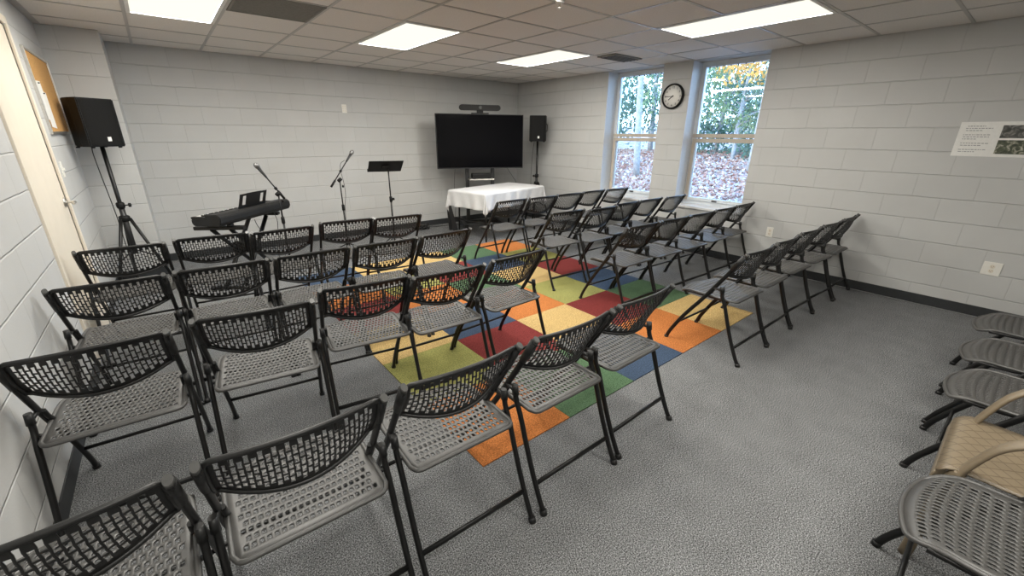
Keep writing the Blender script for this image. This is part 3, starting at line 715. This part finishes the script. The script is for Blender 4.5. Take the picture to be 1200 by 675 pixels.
# ------------------------------------------------------------------ folding table and white cloth
tb_c = V((4.13, 5.45)); tb_a = math.radians(12); TL, TW, TH = 1.44, .74, .735
tb = thing('folding_table', 'folding table hidden under the white cloth before the television', 'table', (tb_c.x, tb_c.y, 0), tb_a)
obj('tabletop', MB().box((-TL/2, -TW/2, TH-.04), (TL/2, TW/2, TH), .012), M['linen'], tb)
for sx in (-1, 1):
    for sy in (-1, 1): 
        lg = MB().tube([(sx*.60, sy*.28, TH-.04), (sx*.62, sy*.29, .0)], .0135, 10); obj('leg', lg, M['bmetal'], tb)
    obj('leg_brace', MB().tube([(sx*.607, -.284, .28), (sx*.607, .284, .28)], .010, 8), M['bmetal'], tb)
OV = .24
def cloth(u, v):
    LX, LY = TL/2+.004, TW/2+.004
    x = (u-.5)*2*(LX+OV); y = (v-.5)*2*(LY+OV)
    du, dv = max(0, abs(x)-LX), max(0, abs(y)-LY); sx, sy = math.copysign(1, x), math.copysign(1, y)
    bx, by = max(-LX, min(LX, x)), max(-LY, min(LY, y))
    d = math.hypot(du, dv)
    if d == 0: return V((x, y, TH+.003))
    if du and dv:
        a = math.atan2(dv, du); nx, ny = math.cos(a), math.sin(a)
        drop = max(du, dv)*.25 + d*.85
        fl = .012 + .16*d*math.sin(2*a)**1.0 + .035*math.sin(6*a)*d/OV
        return V((bx+sx*nx*fl, by+sy*ny*fl, TH+.003-drop))
    nx, ny = (sx, 0) if du else (0, sy)
    s = by if du else bx
    r = .012 + .14*d*(.5+.5*math.sin(s*13+sx*1.3+sy*.6))**2 + .05*d*math.sin(s*29+d*9)
    r = min(r, .012+d)
    return V((bx+nx*r, by+ny*r, TH+.003-d*(1.0) + (.008 if d < .015 else 0)*0))
cl = MB().grid(cloth, 110, 70)
co = obj('tablecloth', cl, M['linen']); co.location = (tb_c.x, tb_c.y, 0); co.rotation_euler = (0,0,tb_a)
sd = co.modifiers.new('s', 'SOLIDIFY'); sd.thickness = .002; sd.offset = 1; bake(co)
tag(co, 'white tablecloth draped over the table in front of the television', 'tablecloth')

# ------------------------------------------------------------------ stage piano on its stand
kb_c = V((.588, 5.20)); kb_a = math.radians(45); KL, KD, KZ = 1.08, .30, .70
kb = thing('stage_piano', 'black stage piano seen from behind with its keys towards the wall', 'keyboard', (kb_c.x, kb_c.y, KZ), kb_a)
# local x along the keys, local +y = key side, -y = back
pf = [(-.5,.0),(-.46,.0),(.46,.0),(.5,.03),(.5,.075),(.42,.082),(-.02,.118),(-.42,.125),(-.5,.095),(-.5,.03)]
poly = [(-KL/2, -a*KD if False else a*KD, z) for a, z in [(-.42,0),(.44,0),(.5,.025),(.5,.062),(.04,.068),(-.02,.105),(-.40,.112),(-.5,.085),(-.5,.035)]]
cs = MB().prism(poly, (0,0,0), (KL,0,0)); bmesh.ops.bevel(cs.bm, geom=cs.bm.edges[:], offset=.006, segments=2, affect='EDGES'); obj('case', cs, M['keyblack'], kb)
wk = MB(); bkz = MB(); n = 52; w = (KL-.10)/n
for i in range(n):
    x = -KL/2+.05+i*w; wk.box((x+.0006, .012, .066), (x+w-.0006, .148, .082), .0015, None, 1)
    if i % 7 not in (1, 4) and i < n-1: bkz.box((x+w-.0055, .012, .082), (x+w+.0055, .095, .094), .001, None, 1)
obj('white_keys', wk, M['ivory'], kb); obj('black_keys', bkz, M['black'], kb)
for sx in (-1, 1): obj('cheek_block', MB().box((sx*(KL/2-.025)-.022, .01, .062), (sx*(KL/2-.025)+.022, .15, .086), .004), M['keyblack'], kb)
mr = MB(); a0 = .02; zb = .105
def rest_pt(x, t): return V((x, -.055-.05*t, zb+.145*t))
xs = [-.13,-.10,-.045,.10,.155,.20]; 
outer = lambda x0,x1,t0,t1: mr.prism([rest_pt(x0,t0),rest_pt(x1,t0),rest_pt(x1,t1),rest_pt(x0,t1)], (0,0,0), (0,-.006,.002))
outer(-.17,-.125,0,1); outer(-.125,-.075,0,.22); outer(-.125,-.075,.85,1); outer(-.075,.14,0,1.02); outer(.14,.19,0,.22); outer(.14,.19,.85,1); outer(.19,.235,0,1)
mr_o = obj('music_rest', mr, M['keyblack'], kb)
cord('piano_cable', 'thin pale cable looping below the stage piano', [(.62,4.98,.70),(.64,4.96,.62),(.70,4.98,.5),(.78,5.02,.3),(.85,5.0,.05),(.9,4.95,.005)], .0035)
cord('piano_cable', 'thin black pedal cable hanging behind the stage piano end', [(.86,5.30,.70),(.88,5.30,.60),(.87,5.31,.45),(.90,5.33,.2),(.92,5.38,.005)], .0035)
ks = thing('keyboard_stand', 'black folding cross-legged stand carrying the stage piano', 'keyboard stand', (.53, 5.27, 0), math.radians(57))
for sx in (-1, 1):
    x = sx*.40
    ar = obj('support_arm', MB().box((x-.035, -.23, KZ-.062), (x+.035, .23, KZ-.026), .008), M['bmetal'], ks)
    for y in (-.10, .08): obj('rubber_pad', MB().box((x-.03, y-.02, KZ-.026), (x+.03, y+.02, KZ-.001), .004), M['black'], ar)
for s_ in (-1, 1):
    for y in (-.09, .09):
        lg = MB(); lg.tube([(s_*.38, y, KZ-.07), (-s_*.36, y, .035)], .017, 10, ry=.024, up=(0,1,0)); obj('cross_leg', lg, M['bmetal'], ks)
    ft = MB(); ft.tube([(s_*.37, -.23, .022), (s_*.37, .23, .022)], .018, 10); ft.tube([(s_*.37,-.235,.018),(s_*.37,-.20,.018)], .022, 10); ft.tube([(s_*.37,.20,.018),(s_*.37,.235,.018)], .022, 10); obj('foot_bar', ft, M['bmetal'], ks)
obj('pivot_disc', MB().lathe([(.06,-.12),(.065,-.11),(.065,.11),(.06,.12)], 24, Matrix.Translation((.01,0,.36)) @ Matrix.Rotation(PI/2,4,'X')), M['black'], ks)

# ------------------------------------------------------------------ microphones and music stand
def mic_stand(label, miclabel, base, clampz, tail, tip, deg=0, cab=None):
    """tail/tip: ends of the boom relative to the base, z absolute"""
    t = thing('microphone_stand', label, 'microphone stand', (base[0], base[1], 0), 0, 'boom microphone stands')
    obj('pole', MB().tube([(0,0,.10),(0,0,.62)], .011, 12).tube([(0,0,.60),(0,0,clampz)], .008, 12), M['bmetal'], t)
    obj('clutch', MB().lathe([(.012,.60),(.018,.61),(.018,.67),(.012,.68)], 12), M['black'], t)
    for k in range(3):
        a = math.radians(deg)+k*2*PI/3; c_, s_ = math.cos(a), math.sin(a)
        lg = obj('leg', MB().tube([(c_*.02,s_*.02,.16),(c_*.30,s_*.30,.014)], .008, 8), M['bmetal'], t)
        obj('rubber_foot', MB().tube([(c_*.275,s_*.275,.026),(c_*.312,s_*.312,.008)], .012, 8), M['black'], lg)
    obj('leg_hub', MB().lathe([(.014,.10),(.026,.12),(.026,.18),(.016,.20)], 14), M['black'], t)
    A, B = V(tail), V(tip); d = (B-A).normalized()
    obj('boom', MB().tube([A, B], .007, 10), M['bmetal'], t)
    obj('boom_clamp', MB().lathe([(.010,-.03),(.022,-.025),(.022,.025),(.010,.03)], 14, Matrix.Translation((0,0,clampz)) @ Matrix.Rotation(.9,4,'Y')), M['black'], t)
    kn = MB().lathe([(.006,0),(.016,.004),(.016,.018),(.006,.02)], 10, Matrix.Translation((.02,0,clampz-.08)) @ Matrix.Rotation(PI/2,4,'Y')); obj('knob', kn, M['black'], t)
    obj('counterweight', MB().tube([A - d*.01, A + d*.09], .013, 12), M['black'], t)
    q = B - d*.14
    obj('cable_clip', MB().tube([q-d*.012, q+d*.012], .015, 10), M['black'], t)
    mt = thing('microphone', miclabel, 'microphone', (base[0], base[1], 0), 0, 'vocal microphones')
    obj('body', MB().tube([B, B+d*.02, B+d*.115], [.010,.011,.017], 14), M['dgrey'], mt)
    hb = B+d*.115; pr = [(hb+d*x) for x in (0,.012,.03,.048,.058)]
    obj('grille_head', MB().tube(pr, [.018,.024,.026,.020,.007], 14), M['mic_silver'], mt)
    return t
M2 = (1.70, 5.55)
mic_stand('black boom microphone stand beside the music stand', 'black vocal microphone on the boom stand beside the music stand', M2, .985, (-.115,-.02,.915), (.115,.02,1.20), 20)
M1 = (.90, 5.08)
mic_stand('black boom microphone stand in front of the stage piano', 'black vocal microphone leaning over the stage piano', M1, .925, (.05,.02,.875), (-.085,-.02,1.10), 50)
cord('microphone_cable', 'thin microphone cable hanging along the boom stand beside the music stand', [(M2[0]+.10,M2[1]+.02,1.22),(M2[0]+.045,M2[1]+.02,1.18),(M2[0]+.03,M2[1]+.015,1.10),(M2[0]+.045,M2[1]+.0,.96),(M2[0]+.05,M2[1],.8),(M2[0]+.022,M2[1],.62),(M2[0]+.018,M2[1],.3),(M2[0]+.08,M2[1]-.05,.006)], .003)
ms = thing('music_stand', 'black music stand with a tilted solid desk', 'music stand', (2.38, 5.62, 0), 0)
obj('pole', MB().tube([(0,0,.06),(0,0,.66)], .0125, 12).tube([(0,0,.62),(0,0,1.12)], .009, 12), M['bmetal'], ms)
obj('clutch', MB().lathe([(.013,.64),(.02,.65),(.02,.71),(.012,.72)], 12), M['black'], ms)
kn = MB().lathe([(.006,0),(.018,.004),(.018,.03),(.008,.034)], 10, Matrix.Translation((.018,0,.68)) @ Matrix.Rotation(PI/2,4,'Y')); obj('knob', kn, M['black'], ms)
dm = Matrix.Translation((-.015,.06,1.10)) @ Matrix.Rotation(math.radians(-14),4,'Z') @ Matrix.Rotation(math.radians(61),4,'X')
dk = MB(); dk.box((-.225,-.003,-.12),(.225,.003,.20),.003); bmesh.ops.transform(dk.bm, matrix=dm, verts=dk.bm.verts[:]); obj('desk', dk, M['black'], ms)
dk = MB(); dk.box((-.225,.0,-.127),(.225,.045,-.118),.003); bmesh.ops.transform(dk.bm, matrix=dm, verts=dk.bm.verts[:]); obj('ledge', dk, M['black'], ms)
dk = MB(); dk.box((-.045,-.03,-.06),(.045,-.003,.09),.006); bmesh.ops.transform(dk.bm, matrix=dm, verts=dk.bm.verts[:]); obj('tilt_bracket', dk, M['black'], ms)
for k in range(3):
    a = math.radians(100)+k*2*PI/3; c_, s_ = math.cos(a), math.sin(a)
    lg = obj('leg', MB().tube(spline([(c_*.012,s_*.012,.17),(c_*.12,s_*.12,.10),(c_*.26,s_*.26,.012)],4), .009, 8), M['bmetal'], ms)
    obj('rubber_foot', MB().tube([(c_*.235,s_*.235,.024),(c_*.275,s_*.275,.007)], .012, 8), M['black'], lg)
# tangle of cables by the wall
rnd = random.Random(11); pts = []
for k in range(46):
    a = k*.83; pts.append((3.22+.16*math.cos(a)*rnd.uniform(.5,1)+.05*math.sin(k*.2), 6.42+.09*math.sin(a)*rnd.uniform(.5,1), .012+.10*abs(math.sin(k*1.7))*rnd.uniform(.2,1)))
pts += [(3.5,6.48,.01),(3.75,6.46,.006),(4.0,6.4,.006)]
cord('cable_tangle', 'tangled pile of black cables on the floor along the television wall', pts, .0055, 5)
st_ = thing('stage_box', 'small black cable box lying in the tangle of cables', 'cable box', (3.26, 6.44, 0), .3)
bx_ = MB().box((-.05,-.04,.006),(.05,.04,.075),.006); obj('case', bx_, M['black'], st_)
q = MB()
for k in range(3): q.lathe([(.011,0),(.011,.006)], 10, Matrix.Translation((-.03+.03*k,-.04,.04)) @ Matrix.Rotation(PI/2,4,'X'))
obj('sockets', q, M['cap'], st_)

# ------------------------------------------------------------------ outdoors
m, nt, out = new_mat('leaf_litter'); b = N(nt, 'ShaderNodeBsdfPrincipled'); b.inputs['Roughness'].default_value = .9
tc = N(nt, 'ShaderNodeTexCoord'); vo = N(nt, 'ShaderNodeTexVoronoi'); vo.inputs['Scale'].default_value = 7.0
nt.links.new(tc.outputs['Object'], vo.inputs['Vector'])
cr = N(nt, 'ShaderNodeValToRGB'); e = cr.color_ramp.elements; e[0].position = 0; e[0].color = lin(158,120,98); e[1].position = 1; e[1].color = lin(222,208,196)
for p_, c_ in ((.25, lin(176,136,122)), (.45, lin(128,108,100)), (.6, lin(196,176,168)), (.8, lin(160,140,136))): k = e.new(p_); k.color = c_
sp = N(nt, 'ShaderNodeSeparateColor'); nt.links.new(vo.outputs['Color'], sp.inputs[0]); nt.links.new(sp.outputs[0], cr.inputs[0]); nt.links.new(cr.outputs[0], b.inputs['Base Color']); nt.links.new(b.outputs[0], out.inputs[0])
M['litter'] = m
gz = lambda x, y: .05 + max(0, x-6.2)*.055 + .12*math.sin(x*.35+y*.2)*min(1, max(0, x-7)/4)
struct('ground', MB().grid(lambda u, v: V((XO+.01+u*52, -25+v*75, gz(XO+u*52, -25+v*75))), 60, 60), M['litter'])
rd = random.Random(21); fl2 = MB()
for k in range(15000):
    x = 6.3+rd.random()**1.5*15; y = x*rd.uniform(.36,.92)+rd.uniform(-.6,.6); z = gz(x, y)
    s_ = rd.uniform(.022,.050)*(1+.05*x); mt = Euler((rd.uniform(-1.1,1.1), rd.uniform(-1.1,1.1), rd.uniform(0,6))).to_matrix()
    fl2.mi = rd.choice((0,0,1,1,2))
    fl2._f([fl2.bm.verts.new(V((x,y,z+.03)) + mt @ V(q)*s_) for q in ((-1,0,0),(0,-.7,.1),(1,0,0),(0,.7,.1))])
LIT = [plain('fallen_leaf_tan', lin(166,132,112), .9, var=.2), plain('fallen_leaf_pink', lin(156,112,94), .9, var=.2), plain('fallen_leaf_pale', lin(206,188,172), .9, var=.1)]
lo = obj('fallen_leaves', fl2, LIT, normals=False); tag(lo, 'carpet of fallen leaves covering the ground outside the windows', 'leaves', kind='stuff')
def leafmat(name, c, var=.35):
    m, nt, out = new_mat(name); b = N(nt, 'ShaderNodeBsdfPrincipled'); b.inputs['Roughness'].default_value = .7
    oi = N(nt, 'ShaderNodeTexCoord'); nz = N(nt, 'ShaderNodeTexNoise'); nz.inputs['Scale'].default_value = 1.6; nt.links.new(oi.outputs['Object'], nz.inputs['Vector'])
    cr = N(nt, 'ShaderNodeValToRGB'); cr.color_ramp.elements[0].position = .35; cr.color_ramp.elements[1].position = .68
    cr.color_ramp.elements[0].color = tint(c, 1-var); cr.color_ramp.elements[1].color = tint(c, 1+var)
    nt.links.new(nz.outputs['Fac'], cr.inputs[0]); nt.links.new(cr.outputs[0], b.inputs['Base Color'])
    tl = N(nt, 'ShaderNodeBsdfTranslucent'); nt.links.new(cr.outputs[0], tl.inputs['Color']); mx = N(nt, 'ShaderNodeMixShader'); mx.inputs[0].default_value = .35
    nt.links.new(b.outputs[0], mx.inputs[1]); nt.links.new(tl.outputs[0], mx.inputs[2]); nt.links.new(mx.outputs[0], out.inputs[0]); return m
M['ever'] = leafmat('evergreen_leaves', lin(88,112,92)); M['olive'] = leafmat('olive_leaves', lin(120,134,92)); M['rust'] = leafmat('autumn_leaves', lin(206,150,70))
M['bark'] = plain('pale_bark', lin(146,142,138), .9, var=.25, scale=12, bump=.4, bscale=30)
def tree(x, y, hgt, r, crown, mat, label, name, nleaf, leaf=.14, seed=0, bare=0):
    rd = random.Random(seed); z0 = gz(x, y)-.05
    t = thing(name, label, 'tree' if hgt > 2.5 else 'shrub', (x, y, z0), 0, 'trees outside the windows')
    tm = MB(); lean = rd.uniform(-.06,.06)
    if r: tm.tube(spline([(0,0,0),(lean*hgt*.3,.02*hgt*rd.uniform(-1,1),hgt*.35),(lean*hgt*.6,0,hgt*.7),(lean*hgt,0,hgt*.97)],4), [r*(1-.6*i/12) for i in range(13)], 10)
    for k in range(bare):
        zz = hgt*rd.uniform(.15,.9); a = rd.uniform(0,2*PI); L = hgt*rd.uniform(.12,.3); c_, s_ = math.cos(a), math.sin(a)
        p0 = V((lean*zz,0,zz)); p1 = p0+V((c_*L*.5,s_*L*.5,L*.2)); p2 = p0+V((c_*L,s_*L,L*rd.uniform(.2,.6)))
        tm.tube([p0,p1,p2], [max(.012, r*.28), max(.009, r*.18), .006], 5)
    if r: obj('trunk', tm, M['bark'], t)
    fm = MB()
    c0, c1, cr_ = crown
    clumps = []
    for k in range(max(6, nleaf//90)):
        zz = rd.uniform(c0, c1); f = math.sin(PI*min(.97, max(.06, (zz-c0)/(c1-c0+.01)*.9+.06)))**.7; a = rd.uniform(0, 2*PI); q = cr_*f*math.sqrt(rd.random())
        clumps.append(V((math.cos(a)*q, math.sin(a)*q, zz)))
    for k in range(nleaf):
        c = rd.choice(clumps); p = c + V((rd.gauss(0,1), rd.gauss(0,1), rd.gauss(0,.7)))*cr_*.22
        if p.z < .05: p.z = .05+rd.random()*.2
        s = leaf*rd.uniform(.5,1.2); mt = Euler((rd.uniform(0,6),rd.uniform(0,6),rd.uniform(0,6))).to_matrix()
        fm._f([fm.bm.verts.new(p + mt @ V(q)*s) for q in ((-.5,0,0),(0,-.28,.04),(.5,0,0),(0,.28,.04))])
    obj('foliage', fm, mat, t, normals=False)
    return t
TR = [  # x, y, height, trunk r, crown(z0,z1,radius), material, label, name, leaves, leaf size, bare branches
 (12.0, 8.36, 9, .11, (4.5,8.5,2.2), 'ever', 'pale straight tree trunk outside the narrow window near the television', 'tall_pine', 1500, .2, 5),
 (17.0, 14.0, 6, .12, (.8,5.6,2.2), 'ever', 'dense dark evergreen behind the pale trunk outside the narrow window', 'evergreen_tree', 2600, .2, 4),
 (20.5, 13.6, 8, .14, (1.2,7,2.6), 'ever', 'tall evergreen filling the middle of the narrow window', 'evergreen_tree', 2600, .22, 4),
 (15.0, 9.6, 5.5, .09, (1.6,5.2,1.5), 'olive', 'thin olive-leaved tree at the edge of the narrow window', 'young_tree', 1100, .16, 8),
 (23.0, 19.0, 8, .16, (1,7.5,3), 'ever', 'distant evergreen at the far side of the narrow window', 'evergreen_tree', 2200, .24, 3),
 (16.5, 7.4, 4.2, .07, (1.0,4.0,1.4), 'olive', 'bare-branched olive tree at the near side of the wide window', 'young_tree', 700, .15, 22),
 (19.0, 9.3, 5.5, .10, (.6,5,2.0), 'ever', 'bushy evergreen behind the wide window beside the brick edge', 'evergreen_tree', 2200, .2, 8),
 (18.0, 7.9, 6, .09, (1.2,5.5,1.7), 'olive', 'loose grey-green tree in the middle of the wide window', 'young_tree', 1000, .17, 22),
 (21.0, 8.2, 8, .14, (.8,6.5,2.6), 'olive', 'broad olive tree filling the back of the wide window', 'broad_tree', 2400, .22, 12),
 (14.5, 5.9, 6.5, .10, (2.4,5.8,1.5), 'rust', 'autumn tree with golden leaves at the top of the wide window', 'autumn_tree', 1500, .16, 14),
 (17.0, 6.4, 3.4, .05, (.2,3.0,1.5), 'ever', 'low evergreen bush below the golden autumn tree', 'evergreen_tree', 1800, .15, 6),
 (26.0, 9.5, 10, .2, (1,9.5,4), 'ever', 'far evergreen behind the broad olive tree', 'evergreen_tree', 2600, .3, 4),
 (25.0, 15.0, 10, .2, (1,9.5,4), 'ever', 'far evergreen between the two windows', 'evergreen_tree', 2200, .3, 4),
 (23.0, 22.0, 1.6, 0, (.1,1.5,2.2), 'ever', 'low dark shrub far behind the pale trunk', 'shrub', 900, .2, 0),
 (18.8, 6.6, 1.5, 0, (.1,1.3,2.4), 'ever', 'low green shrub line at the foot of the trees in the wide window', 'shrub', 1500, .16, 0),
 (19.5, 9.6, 1.5, 0, (.1,1.3,2.4), 'ever', 'low green shrub line behind the near edge of the wide window', 'shrub', 1500, .16, 0),
]
for k, (x, y, h, r, cr3, mt, lab, nm, nl, ls, bare) in enumerate(TR): tree(x, y, h, r, cr3, M[mt], lab, nm, nl, ls, k+1, bare)

# ------------------------------------------------------------------ light, sky, camera
wd = bpy.data.worlds.new('sky'); SC.world = wd; wd.use_nodes = True; nt = wd.node_tree; nt.nodes.clear()
wo = N(nt, 'ShaderNodeOutputWorld'); bg = N(nt, 'ShaderNodeBackground')
tc = N(nt, 'ShaderNodeTexCoord'); sp = N(nt, 'ShaderNodeSeparateXYZ'); nt.links.new(tc.outputs['Generated'], sp.inputs[0])
cr = N(nt, 'ShaderNodeValToRGB'); cr.color_ramp.elements[0].position = .0; cr.color_ramp.elements[0].color = (.55,.77,1.0,1); cr.color_ramp.elements[1].position = .6; cr.color_ramp.elements[1].color = (.24,.50,1.0,1)
nt.links.new(sp.outputs['Z'], cr.inputs[0]); nt.links.new(cr.outputs[0], bg.inputs['Color']); bg.inputs['Strength'].default_value = 9.5
nt.links.new(bg.outputs[0], wo.inputs[0])
sl = bpy.data.lights.new('sun', 'SUN'); sl.energy = 3.0; sl.color = (1.0, .72, .42); sl.angle = math.radians(1)
so = bpy.data.objects.new('sun', sl); COL.objects.link(so); so.rotation_euler = V((.80,-.45,-.16)).to_track_quat('-Z','Y').to_euler(); so.location = (-6, 6, 6)

f_, yaw, pitch, roll, ch_ = 487.0961, 0.6825, 0.3527, 0.0078, 1.5323
fw = V((math.sin(yaw)*math.cos(pitch), math.cos(yaw)*math.cos(pitch), -math.sin(pitch)))
rt = V((math.cos(yaw), -math.sin(yaw), 0)); up = rt.cross(fw)
r2 = rt*math.cos(roll)+up*math.sin(roll); u2 = -rt*math.sin(roll)+up*math.cos(roll)
cam = bpy.data.cameras.new('camera'); cam.sensor_width = 36; cam.sensor_fit = 'HORIZONTAL'; cam.lens = f_*36/1200; cam.clip_start = .02; cam.clip_end = 300
co_ = bpy.data.objects.new('camera', cam); COL.objects.link(co_)
co_.matrix_world = Matrix(((r2.x,u2.x,-fw.x,0),(r2.y,u2.y,-fw.y,0),(r2.z,u2.z,-fw.z,ch_),(0,0,0,1)))
SC.camera = co_
vs = SC.view_settings; vs.view_transform = 'Standard'; vs.look = 'None'; vs.gamma = 1; vs.use_curve_mapping = False; vs.exposure = 0.1
SC.cycles.max_bounces = 10; SC.cycles.diffuse_bounces = 5; SC.cycles.glossy_bounces = 4; SC.cycles.transparent_max_bounces = 12
SC.cycles.use_denoising = True
